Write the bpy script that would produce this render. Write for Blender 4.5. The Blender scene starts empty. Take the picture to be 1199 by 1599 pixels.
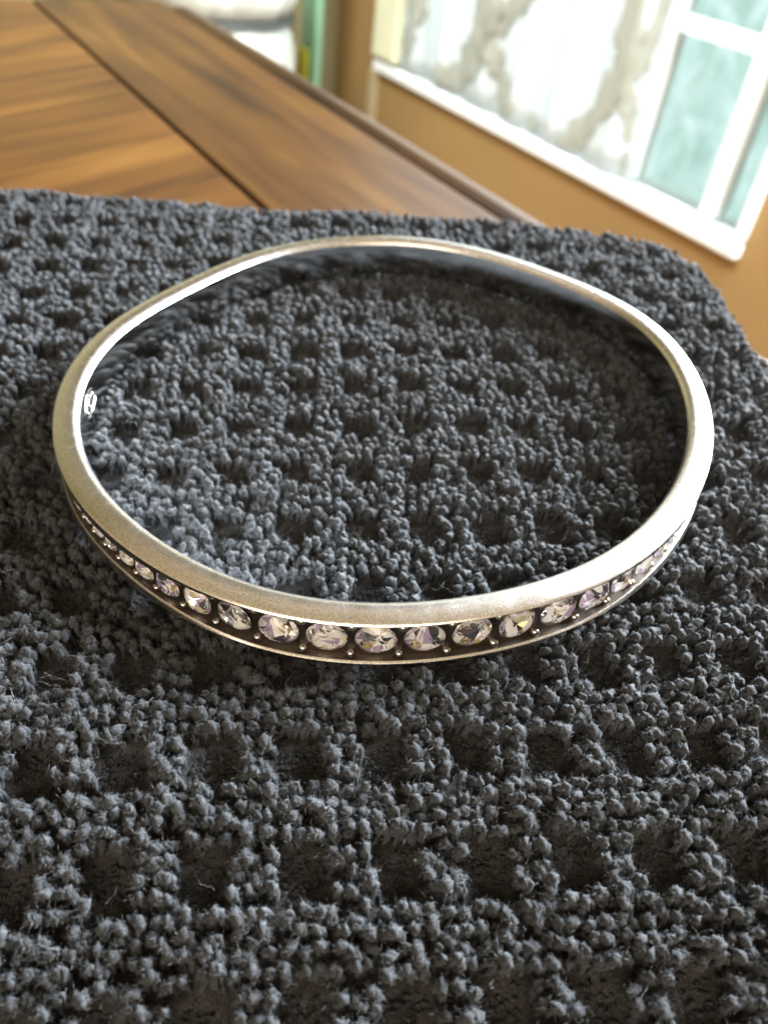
import bpy, math
import numpy as np
from mathutils import Matrix, Vector

rng = np.random.default_rng(7)
sc = bpy.context.scene
col = sc.collection
MM = 0.001

# ------------------------------------------------------------------ camera
R_WORLD = np.array([[0.99015331, 0.13998719, 0.0],
                    [0.09109338, -0.64431905, 0.75931216],
                    [0.10629398, -0.75183545, -0.65072655]])   # columns: picture right, picture down, view direction
CAM = np.array([0.0, 0.0, 0.080])                                # table top is z = 0
F_PX = 1255.0
cam_d = bpy.data.cameras.new('camera')
cam_o = bpy.data.objects.new('camera', cam_d)
col.objects.link(cam_o)
m = Matrix.Identity(4)
for r in range(3):
    m[r][0] = R_WORLD[r, 0]; m[r][1] = -R_WORLD[r, 1]; m[r][2] = -R_WORLD[r, 2]; m[r][3] = CAM[r]
cam_o.matrix_world = m
cam_d.sensor_fit = 'HORIZONTAL'
cam_d.sensor_width = 36.0
cam_d.lens = F_PX / 1199.0 * 36.0
cam_d.clip_start = 0.002
cam_d.clip_end = 50.0
cam_d.dof.use_dof = True
cam_d.dof.focus_distance = 0.064
cam_d.dof.aperture_fstop = 50.0
sc.camera = cam_o

# room frame: S runs along the window wall, D towards it (both horizontal)
U = np.array([0.5850158, -0.8110219, 0.0])
N = np.array([0.8110219, 0.5850158, 0.0])
def room(s, d, z):
    return U * s + N * d + np.array([0, 0, z])

# ring frame: the towel top is slightly tilted against the table
R_RING = np.array([[0.99709429, -0.05078971, -0.05677479],
                   [0.04957055, 0.99851308, -0.02268037],
                   [0.0578423, 0.01980011, 0.99812936]])
RING_TOP = CAM + np.array([-1.16942, 78.20465, -46.37944]) * MM
BAND_H = 5.2
RING_BASE = RING_TOP - R_RING[:, 2] * BAND_H * MM

# ------------------------------------------------------------------ world and lamps
w = bpy.data.worlds.new('World'); sc.world = w; w.use_nodes = True
bg = w.node_tree.nodes['Background']
bg.inputs['Color'].default_value = (1.0, 0.74, 0.42, 1)
bg.inputs['Strength'].default_value = 0.40

def area(name, loc, target, sx, sy, power, color, spread=180):
    d = bpy.data.lights.new(name, 'AREA'); d.shape = 'RECTANGLE'; d.size = sx; d.size_y = sy
    d.energy = power; d.color = color; d.spread = math.radians(spread)
    o = bpy.data.objects.new(name, d); col.objects.link(o)
    o.location = Vector(loc)
    o.rotation_euler = (Vector(target) - Vector(loc)).to_track_quat('-Z', 'Y').to_euler()
    return o
area('daylight_lamp', room(-0.12, 0.93, 0.42), RING_TOP, 0.90, 0.54, 150.0, (0.88, 0.95, 1.0))
area('room_fill', (-0.12, -1.60, 0.85), (0.0, 0.2, 0.0), 1.8, 1.1, 28.0, (1.0, 0.86, 0.70))  # unseen fill behind the camera, added to brighten stones and shadows
area('wall_fill', room(-0.95, 0.05, 1.35), room(-1.2, 1.0, -0.1), 0.7, 0.5, 17.0, (0.96, 0.98, 1.0), 90)  # added wash on wall and window, spread kept off the towel

vs = sc.view_settings
vs.view_transform = 'Standard'; vs.look = 'None'; vs.exposure = 0.32; vs.gamma = 1.0; vs.use_curve_mapping = False
cy = sc.cycles
cy.use_denoising = True; cy.denoising_prefilter = 'ACCURATE'
cy.max_bounces = 10; cy.glossy_bounces = 6; cy.transmission_bounces = 10; cy.diffuse_bounces = 4
cy.sample_clamp_indirect = 6.0
cy.blur_glossy = 0.3

# ------------------------------------------------------------------ helpers
def new_mat(name):
    mt = bpy.data.materials.new(name); mt.use_nodes = True
    nt = mt.node_tree
    b = nt.nodes['Principled BSDF']
    return mt, nt, b
def nd(nt, typ, **kw):
    n_ = nt.nodes.new(typ)
    for k, v in kw.items():
        if hasattr(n_, k): setattr(n_, k, v)
        else: n_.inputs[k].default_value = v
    return n_
def ramp(nt, fac, stops):
    r_ = nt.nodes.new('ShaderNodeValToRGB')
    e = r_.color_ramp.elements
    while len(e) < len(stops): e.new(0.5)
    for i, (p, c) in enumerate(stops):
        e[i].position = p; e[i].color = (*c, 1) if len(c) == 3 else c
    nt.links.new(fac, r_.inputs['Fac'])
    return r_
def coords(nt, scale=(1, 1, 1), rot=(0, 0, 0)):
    tc = nt.nodes.new('ShaderNodeTexCoord'); mp = nt.nodes.new('ShaderNodeMapping')
    mp.inputs['Scale'].default_value = scale; mp.inputs['Rotation'].default_value = rot
    nt.links.new(tc.outputs['Object'], mp.inputs['Vector'])
    return mp.outputs['Vector']
def noise(nt, vec, scale, detail=4, rough=0.6, dist=0.0):
    n_ = nt.nodes.new('ShaderNodeTexNoise')
    n_.inputs['Scale'].default_value = scale; n_.inputs['Detail'].default_value = detail
    n_.inputs['Roughness'].default_value = rough; n_.inputs['Distortion'].default_value = dist
    nt.links.new(vec, n_.inputs['Vector'])
    return n_
def bump(nt, b, height, strength, dist):
    bp = nt.nodes.new('ShaderNodeBump')
    bp.inputs['Strength'].default_value = strength; bp.inputs['Distance'].default_value = dist
    nt.links.new(height, bp.inputs['Height']); nt.links.new(bp.outputs['Normal'], b.inputs['Normal'])

def np_mesh(name, verts, tris=None, quads=None, mats=(), smooth=True, mat_idx=None):
    """verts in metres; tris (n,3), quads (m,4)"""
    me = bpy.data.meshes.new(name)
    verts = np.asarray(verts, np.float32)
    loops, starts, k = [], [], 0
    for arr, c in ((quads, 4), (tris, 3)):
        if arr is not None and len(arr):
            arr = np.asarray(arr, np.int32)
            loops.append(arr.ravel()); starts.append(k + np.arange(len(arr)) * c); k += arr.size
    loops = np.concatenate(loops); starts = np.concatenate(starts)
    me.vertices.add(len(verts)); me.vertices.foreach_set('co', verts.ravel())
    me.loops.add(len(loops)); me.loops.foreach_set('vertex_index', loops.astype(np.int32))
    me.polygons.add(len(starts)); me.polygons.foreach_set('loop_start', starts.astype(np.int32))
    me.polygons.foreach_set('use_smooth', np.full(len(starts), smooth))
    for mt in mats: me.materials.append(mt)
    if mat_idx is not None: me.polygons.foreach_set('material_index', np.asarray(mat_idx, np.int32))
    me.update(calc_edges=True); me.validate()
    return me
def link(name, data, parent=None, **props):
    o = bpy.data.objects.new(name, data); col.objects.link(o)
    if parent is not None: o.parent = parent
    for k, v in props.items(): o[k] = v
    return o
def empty(name, mat4=None, **props):
    o = link(name, None, None, **props)
    o.empty_display_size = 0.02
    if mat4 is not None: o.matrix_world = mat4
    return o
BOXF = np.array([[0, 3, 2, 1], [4, 5, 6, 7], [0, 1, 5, 4], [1, 2, 6, 5], [2, 3, 7, 6], [3, 0, 4, 7]])
def box_verts(lo, hi):
    (a, b, c), (d, e, f) = lo, hi
    return np.array([[a, b, c], [d, b, c], [d, e, c], [a, e, c], [a, b, f], [d, b, f], [d, e, f], [a, e, f]], float)
def room_boxes(name, boxes, mat, parent=None, bevel=0.0, **props):
    """boxes given as ((s0,d0,z0),(s1,d1,z1)) in the room frame"""
    vs_, qs = [], []
    for i, (lo, hi) in enumerate(boxes):
        bv = box_verts(lo, hi)
        vs_.append(bv[:, :1] * U + bv[:, 1:2] * N + bv[:, 2:] * np.array([0, 0, 1.0])); qs.append(BOXF + 8 * i)
    # S x D x Z is left handed here when seen from above: flip if needed
    q = np.concatenate(qs)
    if np.dot(np.cross(U, N), [0, 0, 1]) < 0: q = q[:, ::-1]
    me = np_mesh(name, np.concatenate(vs_), quads=q, mats=[mat], smooth=False)
    o = link(name, me, parent, **props)
    if bevel:
        md = o.modifiers.new('bevel', 'BEVEL'); md.width = bevel; md.segments = 3
    return o

# ------------------------------------------------------------------ materials
def mat_plain(name, c, rough=0.6, nscale=6.0, amount=0.12):
    mt, nt, b = new_mat(name)
    v = coords(nt); n_ = noise(nt, v, nscale, 5)
    lo = tuple(x * (1 - amount) for x in c); hi = tuple(min(1, x * (1 + amount)) for x in c)
    r_ = ramp(nt, n_.outputs['Fac'], [(0.3, lo), (0.7, hi)])
    nt.links.new(r_.outputs['Color'], b.inputs['Base Color']); b.inputs['Roughness'].default_value = rough
    n2 = noise(nt, v, nscale * 40, 3); bump(nt, b, n2.outputs['Fac'], 0.15, 0.002)
    return mt
M_WALL = mat_plain('tan_wall_paint', (0.27, 0.165, 0.058), 0.7, 3.0, 0.06)
M_WALL2 = mat_plain('shaded_wall_paint', (0.21, 0.185, 0.09), 0.7, 3.0, 0.06)  # wall in shade by the corner; the shade is put into its colour
M_WHITE = mat_plain('white_trim_paint', (0.80, 0.84, 0.84), 0.45, 8.0, 0.03)
M_CREAM = mat_plain('cream_trim_paint', (0.66, 0.66, 0.46), 0.5, 8.0, 0.08)
M_FLOOR = mat_plain('floor_boards', (0.22, 0.12, 0.05), 0.5, 8.0, 0.2)
M_SACK = mat_plain('white_sack_cloth', (0.46, 0.48, 0.43), 0.85, 16.0, 0.40)
M_CORD = mat_plain('dark_cord', (0.05, 0.055, 0.05), 0.7, 20.0, 0.2)
M_GREEN = mat_plain('green_plastic', (0.20, 0.38, 0.24), 0.4, 6.0, 0.15)
M_YELLOW = mat_plain('yellow_plastic', (0.50, 0.46, 0.03), 0.4, 6.0, 0.15)

def mat_wood(name, ang, tint=1.0):
    mt, nt, b = new_mat(name)
    wang = math.atan2(U[1], U[0])
    v0 = coords(nt, (1, 1, 1), (0, 0, 0))
    rot = nt.nodes.new('ShaderNodeVectorRotate'); rot.rotation_type = 'Z_AXIS'
    rot.inputs['Angle'].default_value = -(wang + ang)
    nt.links.new(v0, rot.inputs['Vector'])
    mp = nt.nodes.new('ShaderNodeMapping'); mp.inputs['Scale'].default_value = (7.0, 110.0, 10.0)
    nt.links.new(rot.outputs['Vector'], mp.inputs['Vector'])
    n1 = noise(nt, mp.outputs['Vector'], 1.0, 5, 0.55, 0.8)
    mp2 = nt.nodes.new('ShaderNodeMapping'); mp2.inputs['Scale'].default_value = (12.0, 34.0, 10.0)
    nt.links.new(rot.outputs['Vector'], mp2.inputs['Vector'])
    n2 = noise(nt, mp2.outputs['Vector'], 1.0, 3, 0.5, 0.4)
    mp3 = nt.nodes.new('ShaderNodeMapping'); mp3.inputs['Scale'].default_value = (30.0, 900.0, 10.0)
    nt.links.new(rot.outputs['Vector'], mp3.inputs['Vector'])
    n3 = noise(nt, mp3.outputs['Vector'], 1.0, 3, 0.6)
    mx = nt.nodes.new('ShaderNodeMath'); mx.operation = 'MULTIPLY_ADD'; mx.inputs[1].default_value = 0.6
    nt.links.new(n1.outputs['Fac'], mx.inputs[0])
    m2 = nt.nodes.new('ShaderNodeMath'); m2.operation = 'MULTIPLY'; m2.inputs[1].default_value = 0.4
    nt.links.new(n2.outputs['Fac'], m2.inputs[0]); nt.links.new(m2.outputs[0], mx.inputs[2])
    t = tint
    r_ = ramp(nt, mx.outputs[0], [(0.34, (0.075 * t, 0.024 * t, 0.005 * t)), (0.45, (0.20 * t, 0.072 * t, 0.012 * t)),
                                  (0.56, (0.32 * t, 0.128 * t, 0.020 * t)), (0.68, (0.50 * t, 0.225 * t, 0.045 * t))])
    mixc = nt.nodes.new('ShaderNodeMix'); mixc.data_type = 'RGBA'; mixc.blend_type = 'MULTIPLY'
    mixc.inputs['Factor'].default_value = 0.35
    nt.links.new(r_.outputs['Color'], mixc.inputs['A'])
    r3 = ramp(nt, n3.outputs['Fac'], [(0.35, (0.55, 0.5, 0.45)), (0.6, (1, 1, 1))])
    nt.links.new(r3.outputs['Color'], mixc.inputs['B'])
    nt.links.new(mixc.outputs['Result'], b.inputs['Base Color'])
    b.inputs['Roughness'].default_value = 0.38
    b.inputs['Coat Weight'].default_value = 0.10; b.inputs['Coat Roughness'].default_value = 0.2; b.inputs['Specular IOR Level'].default_value = 0.3
    bump(nt, b, n3.outputs['Fac'], 0.12, 0.0006)
    return mt
M_WOOD_B = mat_wood('border_wood', 0.0, 0.155)
M_WOOD_P = mat_wood('panel_wood', math.radians(-65), 0.225)
M_WOOD_G = mat_wood('groove_wood', 0.0, 0.30)
M_WOOD_E = mat_wood('edge_wood', 0.0, 0.10)

def mat_glass_pane():
    mt, nt, b = new_mat('window_glass'); nt.nodes.remove(b)
    out = nt.nodes['Material Output']
    tr = nd(nt, 'ShaderNodeBsdfTransparent'); tr.inputs['Color'].default_value = (0.94, 0.985, 0.97, 1)
    gl = nd(nt, 'ShaderNodeBsdfGlossy'); gl.inputs['Roughness'].default_value = 0.03
    fr = nd(nt, 'ShaderNodeFresnel'); fr.inputs['IOR'].default_value = 1.45
    mx = nt.nodes.new('ShaderNodeMixShader')
    nt.links.new(fr.outputs[0], mx.inputs[0]); nt.links.new(tr.outputs[0], mx.inputs[1]); nt.links.new(gl.outputs[0], mx.inputs[2])
    nt.links.new(mx.outputs[0], out.inputs['Surface'])
    return mt
M_PANE = mat_glass_pane()

def mat_cloth_sheer(name, c, alpha):
    mt, nt, b = new_mat(name); nt.nodes.remove(b)
    out = nt.nodes['Material Output']
    v = coords(nt); n_ = noise(nt, v, 40.0, 4)
    r_ = ramp(nt, n_.outputs['Fac'], [(0.3, tuple(x * 0.9 for x in c)), (0.7, c)])
    df = nd(nt, 'ShaderNodeBsdfDiffuse'); tl = nd(nt, 'ShaderNodeBsdfTranslucent'); tr = nd(nt, 'ShaderNodeBsdfTransparent')
    nt.links.new(r_.outputs['Color'], df.inputs['Color']); nt.links.new(r_.outputs['Color'], tl.inputs['Color'])
    m1 = nt.nodes.new('ShaderNodeMixShader'); m1.inputs[0].default_value = 0.5
    nt.links.new(df.outputs[0], m1.inputs[1]); nt.links.new(tl.outputs[0], m1.inputs[2])
    m2 = nt.nodes.new('ShaderNodeMixShader'); m2.inputs[0].default_value = 1 - alpha
    nt.links.new(m1.outputs[0], m2.inputs[1]); nt.links.new(tr.outputs[0], m2.inputs[2])
    nt.links.new(m2.outputs[0], out.inputs['Surface'])
    return mt
M_SHEER = mat_cloth_sheer('sheer_curtain_cloth', (0.88, 0.94, 0.96), 0.78)
M_APPL = mat_cloth_sheer('beige_applique_cloth', (0.60, 0.60, 0.52), 0.55)

def mat_outdoors():
    mt, nt, b = new_mat('overcast_daylight'); nt.nodes.remove(b)
    out = nt.nodes['Material Output']
    v = coords(nt, (1, 1, 1))
    mp = nt.nodes.new('ShaderNodeMapping'); mp.inputs['Rotation'].default_value = (0.5, 0.3, 0.6); mp.inputs['Scale'].default_value = (1.2, 5, 3)
    nt.links.new(v, mp.inputs['Vector'])
    n_ = noise(nt, mp.outputs['Vector'], 2.2, 4, 0.55, 0.6)
    r_ = ramp(nt, n_.outputs['Fac'], [(0.30, (0.225, 0.325, 0.308)), (0.5, (0.305, 0.415, 0.400)), (0.70, (0.44, 0.525, 0.530))])
    e = nd(nt, 'ShaderNodeEmission'); e.inputs['Strength'].default_value = 1.85
    nt.links.new(r_.outputs['Color'], e.inputs['Color']); nt.links.new(e.outputs[0], out.inputs['Surface'])
    return mt
M_OUT = mat_outdoors()

def mat_silver(name, r0, r1, base=(0.93, 0.91, 0.87), speck=0.42, bstr=0.16):
    mt, nt, b = new_mat(name)
    b.inputs['Metallic'].default_value = 1.0
    v = coords(nt)
    n1 = noise(nt, v, 7000.0, 4, 0.72); n2 = noise(nt, v, 900.0, 5, 0.65)
    r_ = ramp(nt, n1.outputs['Fac'], [(0.36, tuple(x * (1 - speck) for x in base)), (0.58, base)])
    nt.links.new(r_.outputs['Color'], b.inputs['Base Color'])
    mr = nt.nodes.new('ShaderNodeMapRange'); mr.inputs['From Min'].default_value = 0.3; mr.inputs['From Max'].default_value = 0.7
    mr.inputs['To Min'].default_value = r0; mr.inputs['To Max'].default_value = r1
    nt.links.new(n2.outputs['Fac'], mr.inputs['Value']); nt.links.new(mr.outputs[0], b.inputs['Roughness'])
    bump(nt, b, n1.outputs['Fac'], bstr, 0.00006)
    return mt
M_SILVER = mat_silver('brushed_antique_silver', 0.23, 0.285)
M_SILVER_IN = mat_silver('polished_inner_silver', 0.06, 0.13, (0.76, 0.76, 0.76), 0.06, 0.05)
M_OXID = mat_silver('oxidised_channel_silver', 0.30, 0.48, (0.17, 0.145, 0.125), 0.35, 0.2)
M_BEAD = mat_silver('bead_silver', 0.12, 0.2, (0.50, 0.47, 0.45), 0.1, 0.05)

def mat_crystal():
    mt, nt, b = new_mat('crystal_glass'); nt.nodes.remove(b)
    out = nt.nodes['Material Output']
    gl = nd(nt, 'ShaderNodeBsdfGlass'); gl.inputs['IOR'].default_value = 1.6; gl.inputs['Roughness'].default_value = 0.0
    nt.links.new(gl.outputs[0], out.inputs['Surface'])
    return mt
def mat_foil(name, c, metal=0.0, rough=0.12):
    mt, nt, b = new_mat(name)
    b.inputs['Metallic'].default_value = metal; b.inputs['Base Color'].default_value = (*c, 1); b.inputs['Roughness'].default_value = rough
    return mt
M_CRYS = mat_crystal()
FOILS = [mat_foil('glint_facet', (0.95, 0.96, 0.96)), mat_foil('lilac_facet', (0.56, 0.45, 0.70), 0.3, 0.08),
         mat_foil('straw_facet', (0.95, 0.84, 0.48), 0.7, 0.06), mat_foil('dark_facet', (0.10, 0.10, 0.13), 0.5, 0.05), mat_foil('mirror_facet', (0.96, 0.96, 0.96), 1.0, 0.04)]  # white and dark facets put glitter into the colour; lilac and straw are coating
FP = [0.40, 0.14, 0.07, 0.11, 0.28]

def mat_towel(name, c, c2, sheen):
    mt, nt, b = new_mat(name)
    v = coords(nt)
    n1 = noise(nt, v, 420.0, 4, 0.6); n2 = noise(nt, v, 6500.0, 4, 0.75)
    r_ = ramp(nt, n1.outputs['Fac'], [(0.3, c2), (0.7, c)])
    mixc = nt.nodes.new('ShaderNodeMix'); mixc.data_type = 'RGBA'; mixc.blend_type = 'MULTIPLY'; mixc.inputs['Factor'].default_value = 0.9
    r2 = ramp(nt, n2.outputs['Fac'], [(0.36, (0.25, 0.25, 0.25)), (0.52, (0.8, 0.8, 0.8)), (0.66, (1.9, 1.9, 1.9))])
    nt.links.new(r_.outputs['Color'], mixc.inputs['A']); nt.links.new(r2.outputs['Color'], mixc.inputs['B'])
    nt.links.new(mixc.outputs['Result'], b.inputs['Base Color'])
    b.inputs['Roughness'].default_value = 0.95; b.inputs['Specular IOR Level'].default_value = 0.2
    b.inputs['Sheen Weight'].default_value = sheen; b.inputs['Sheen Roughness'].default_value = 0.5
    b.inputs['Sheen Tint'].default_value = (0.8, 0.85, 0.9, 1)
    bump(nt, b, n2.outputs['Fac'], 1.0, 0.00025)
    return mt
M_LOOP = mat_towel('charcoal_terry_yarn', (0.050, 0.0525, 0.0575), (0.024, 0.0255, 0.028), 0.18)
M_GROUND = mat_towel('charcoal_ground_weave', (0.070, 0.066, 0.064), (0.040, 0.037, 0.035), 0.08)
M_FUZZ = mat_towel('charcoal_fuzz', (0.172, 0.178, 0.190), (0.070, 0.073, 0.079), 0.20)  # lighter than the yarn, so highlights on the pile come from colour
M_FIBRE = mat_towel('charcoal_fibre', (0.34, 0.35, 0.37), (0.16, 0.165, 0.18), 0.1)

# ------------------------------------------------------------------ the setting
room_boxes('floor', [((-1.94, -2.2, -0.80), (1.6, 1.0, -0.74))], M_FLOOR, kind='structure')
S0, S1, Z0, Z1 = -1.640, -0.645, -0.327, 0.98          # window opening (outer frame)
room_boxes('wall_window_side', [((-1.815, 1.0, -0.74), (1.6, 1.12, Z0)), ((-1.815, 1.0, Z1), (1.6, 1.12, 2.1)),
                                ((-1.815, 1.0, Z0), (S0, 1.12, Z1)), ((S1, 1.0, Z0), (1.6, 1.12, Z1))], M_WALL, kind='structure')
room_boxes('wall_left', [((-1.935, -2.2, -0.74), (-1.815, 1.12, 2.1))], M_WALL2, kind='structure')
# outdoors seen through the panes
vv = np.array([room(-4.5, 2.6, -2.0), room(2.5, 2.6, -2.0), room(2.5, 2.6, 3.0), room(-4.5, 2.6, 3.0)])
link('sky', np_mesh('sky', vv, quads=[[0, 1, 2, 3]], mats=[M_OUT]), None, kind='structure')

# window
win = empty('window', Matrix.Identity(4), label='white framed window with small panes in the tan wall', category='window')
room_boxes('sill', [((S0, 0.988, Z0), (S1, 1.06, Z0 + 0.021))], M_WHITE, win, 0.004)
room_boxes('casing', [((S0, 0.982, Z0 + 0.0275), (-1.548, 1.05, Z1 - 0.03))], M_CREAM, win, 0.006, label='cream painted side casing')
room_boxes('casing', [((-0.657, 0.985, Z0 + 0.0275), (S1, 1.05, Z1 - 0.03))], M_WHITE, win, 0.003)
room_boxes('head_casing', [((S0, 0.982, Z1 - 0.0295), (S1, 1.05, Z1))], M_WHITE, win, 0.004)
vbars = [-1.395, -1.226, -1.060, -0.895, -0.730]
hbars = [-0.088, 0.124, 0.336, 0.548, 0.760]
for s in vbars:
    room_boxes('muntin', [((s - 0.014, 1.012, Z0 + 0.0275), (s + 0.014, 1.040, Z1 - 0.03))], M_WHITE, win, 0.003)
sed = [-1.548] + vbars + [-0.657]
zed = [Z0 + 0.0275] + hbars + [Z1 - 0.03]
for z in hbars:
    for a, b_ in zip(sed[:-1], sed[1:]):
        x0 = a + (0.0142 if a != sed[0] else 0.0004); x1 = b_ - (0.0142 if b_ != sed[-1] else 0.0004)
        room_boxes('glazing_bar', [((x0, 1.014, z - 0.010), (x1, 1.038, z + 0.010))], M_WHITE, win)
for a, b_ in zip(sed[:-1], sed[1:]):
    for c, d in zip(zed[:-1], zed[1:]):
        room_boxes('pane', [((a + 0.001, 1.026, c + 0.001), (b_ - 0.001, 1.029, d - 0.001))], M_PANE, win)
room_boxes('trim_strip', [((-1.652, 0.988, -0.74), (-1.622, 0.9995, Z0 - 0.0005))], mat_plain('shaded_trim', (0.34, 0.28, 0.16), 0.6), None, 0.002,
           label='narrow vertical trim strip under the window corner, shade put into its grey', category='trim')  # shadowy edge below the casing, its shade put into the colour

# curtain: a folded sheer sheet with beige branch shapes sewn on
def cur_d(s, z):
    return 0.997 + 0.006 * np.sin(s * 55) + 0.003 * np.sin(s * 131 + 1.0 + z * 3)
ss = np.linspace(-1.545, -0.872, 150); zz = np.linspace(Z0 + 0.030, Z1 - 0.035, 40)
SS, ZZ = np.meshgrid(ss, zz)
edge = 0.006 * np.sin(ZZ * 160) * np.clip((SS + 0.90) / 0.028, 0, 1)     # scalloped right hem
pts = (SS + edge)[..., None] * U + cur_d(SS, ZZ)[..., None] * N + ZZ[..., None] * np.array([0, 0, 1.0])
ii = np.arange(39)[:, None] * 150 + np.arange(149)[None]
q = np.stack([ii, ii + 1, ii + 151, ii + 150], -1).reshape(-1, 4)
cur = link('sheer_curtain', np_mesh('sheer_curtain', pts.reshape(-1, 3), quads=q, mats=[M_SHEER]), None,
           label='white sheer curtain with beige branch shapes hanging inside the window', category='curtain')
md = cur.modifiers.new('thickness', 'SOLIDIFY'); md.thickness = 0.0006
def ribbon(name, path, widths):
    path = np.array(path, float); t = np.linspace(0, 1, len(path)); tt = np.linspace(0, 1, 40)
    ps, pz = np.interp(tt, t, path[:, 0]), np.interp(tt, t, path[:, 1])
    k = np.ones(7) / 7
    psm = np.convolve(np.pad(ps, 3, 'edge'), k, 'valid'); pzm = np.convolve(np.pad(pz, 3, 'edge'), k, 'valid')
    wd = np.interp(tt, np.linspace(0, 1, len(widths)), widths) * (1 + 0.22 * np.sin(tt * 23 + path[0, 0] * 50) + 0.14 * np.sin(tt * 57))
    ds, dz = np.gradient(psm), np.gradient(pzm); L = np.hypot(ds, dz) + 1e-9
    ns, nz = -dz / L, ds / L
    vs_ = []
    for f in (-1, -0.5, 0, 0.5, 1):
        s = psm + ns * wd * f * 0.5; z = np.maximum(pzm + nz * wd * f * 0.5, Z0 + 0.031)
        vs_.append(s[:, None] * U + (cur_d(s, z) - 0.0035)[:, None] * N + z[:, None] * np.array([0, 0, 1.0]))
    vs_ = np.stack(vs_, 1).reshape(-1, 3)
    ii = np.arange(39)[:, None] * 5 + np.arange(4)[None]
    q = np.stack([ii, ii + 1, ii + 6, ii + 5], -1).reshape(-1, 4)
    o = link(name, np_mesh(name, vs_, quads=q, mats=[M_APPL]), cur)
    md = o.modifiers.new('thickness', 'SOLIDIFY'); md.thickness = 0.001
    return o
for path, wd in (
    ([(-1.50, -0.02), (-1.50, -0.14), (-1.505, -0.20), (-1.52, -0.28)], [0.05, 0.06, 0.05, 0.03]),
    ([(-1.27, 0.05), (-1.275, -0.11), (-1.285, -0.19), (-1.33, -0.26), (-1.40, -0.31)], [0.05, 0.055, 0.07, 0.06, 0.07]),
    ([(-1.285, -0.19), (-1.22, -0.23), (-1.17, -0.29)], [0.05, 0.045, 0.05]),
    ([(-1.285, -0.18), (-1.20, -0.12), (-1.12, -0.02), (-1.08, 0.1)], [0.04, 0.05, 0.05, 0.05]),
    ([(-0.955, 0.05), (-0.945, -0.11), (-0.935, -0.16), (-0.96, -0.22), (-1.00, -0.27), (-1.03, -0.31)], [0.04, 0.045, 0.055, 0.04, 0.045, 0.05]),
    ([(-0.895, 0.05), (-0.905, -0.12), (-0.925, -0.17), (-0.905, -0.22), (-0.90, -0.25)], [0.022, 0.022, 0.03, 0.02, 0.008]),
    ([(-1.115, -0.27), (-1.11, -0.32)], [0.015, 0.025]),
    ([(-0.895, -0.26), (-0.89, -0.32)], [0.012, 0.016])):
    ribbon('applique_branch', path, wd)

# table
tb = empty('wooden_table', Matrix.Identity(4), label='polished orange brown wooden table under the towel', category='table')
E0, E1, J, DN = -0.452, 0.62, 0.0872, -1.30
room_boxes('top_panel', [((E0, DN, -0.026), (E1, J - 0.0008, 0.0))], M_WOOD_P, tb, 0.0010, label='wide inner panel with cross grain')
room_boxes('border_board', [((E0, J + 0.0008, -0.026), (E1, 0.1475, 0.0))], M_WOOD_B, tb, 0.0010, label='long border board along the window side')
room_boxes('groove_floor', [((E0 + 0.001, J - 0.0007, -0.025), (E1 - 0.001, J + 0.0007, -0.0014))], M_WOOD_G, tb)
room_boxes('edge_moulding', [((E0, 0.1480, -0.034), (E1, 0.1640, -0.0008))], M_WOOD_E, tb, 0.007, label='dark rounded edge moulding')
for s in (E0 + 0.07, E1 - 0.07):
    for d in (DN + 0.08, 0.09):
        room_boxes('leg', [((s - 0.03, d - 0.03, -0.74), (s + 0.03, d + 0.03, -0.0265))], M_WOOD_E, tb, 0.006)

# things beyond the table, blurred
def blob_stack(rings, seg=40, lump=0.0, seed=1):
    """rings: (z, rx) lathe profile with lumpy outline"""
    r_ = np.random.default_rng(seed); ph = r_.uniform(0, 6.28, 6)
    vs_ = []
    a = np.linspace(0, 2 * np.pi, seg, endpoint=False)
    for z, rad in rings:
        k = 1 + lump * (np.sin(3 * a + ph[0] + z * 9) + 0.6 * np.sin(7 * a + ph[1] + z * 23) + 0.4 * np.sin(12 * a + ph[2]))
        vs_.append(np.c_[rad * k * np.cos(a), rad * k * np.sin(a), np.full(seg, z)])
    vs_ = np.concatenate(vs_)
    n_ = len(rings)
    i, j = np.meshgrid(np.arange(n_ - 1), np.arange(seg), indexing='ij'); j2 = (j + 1) % seg
    q = np.stack([i * seg + j, i * seg + j2, (i + 1) * seg + j2, (i + 1) * seg + j], -1).reshape(-1, 4)
    c0, c1 = len(vs_), len(vs_) + 1
    vs_ = np.concatenate([vs_, [[0, 0, rings[0][0]], [0, 0, rings[-1][0]]]])
    jj = np.arange(seg); jn = (jj + 1) % seg
    t = np.concatenate([np.c_[jn, jj, np.full(seg, c0)], np.c_[(n_ - 1) * seg + jj, (n_ - 1) * seg + jn, np.full(seg, c1)]])
    return vs_, q, t
k = 0.74
sk = room(-1.587, 0.609, -0.74)
sack = empty('white_sack', Matrix.Translation(Vector(sk)), label='blurred white cloth sack with a dark cord beyond the far table edge', category='sack')
zt = 0.535
v_, q_, t_ = blob_stack([(zt, 0.138), (zt + 0.03, 0.155), (zt + 0.09, 0.162), (zt + 0.16, 0.155), (zt + 0.22, 0.12), (zt + 0.25, 0.06)], lump=0.02)
link('upper_bag', np_mesh('upper_bag', v_, t_, q_, [M_SACK]), sack)
v_, q_, t_ = blob_stack([(zt - 0.014, 0.144), (zt - 0.008, 0.152), (zt - 0.002, 0.144)], lump=0.015)
link('cord', np_mesh('cord', v_, t_, q_, [M_CORD]), sack)
v_, q_, t_ = blob_stack([(0.0, 0.13), (0.03, 0.15), (zt - 0.16, 0.15), (zt - 0.06, 0.155), (zt - 0.03, 0.150), (zt - 0.015, 0.138)], lump=0.03, seed=4)
link('lower_bag', np_mesh('lower_bag', v_, t_, q_, [M_SACK]), sack)
k = 0.87
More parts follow.
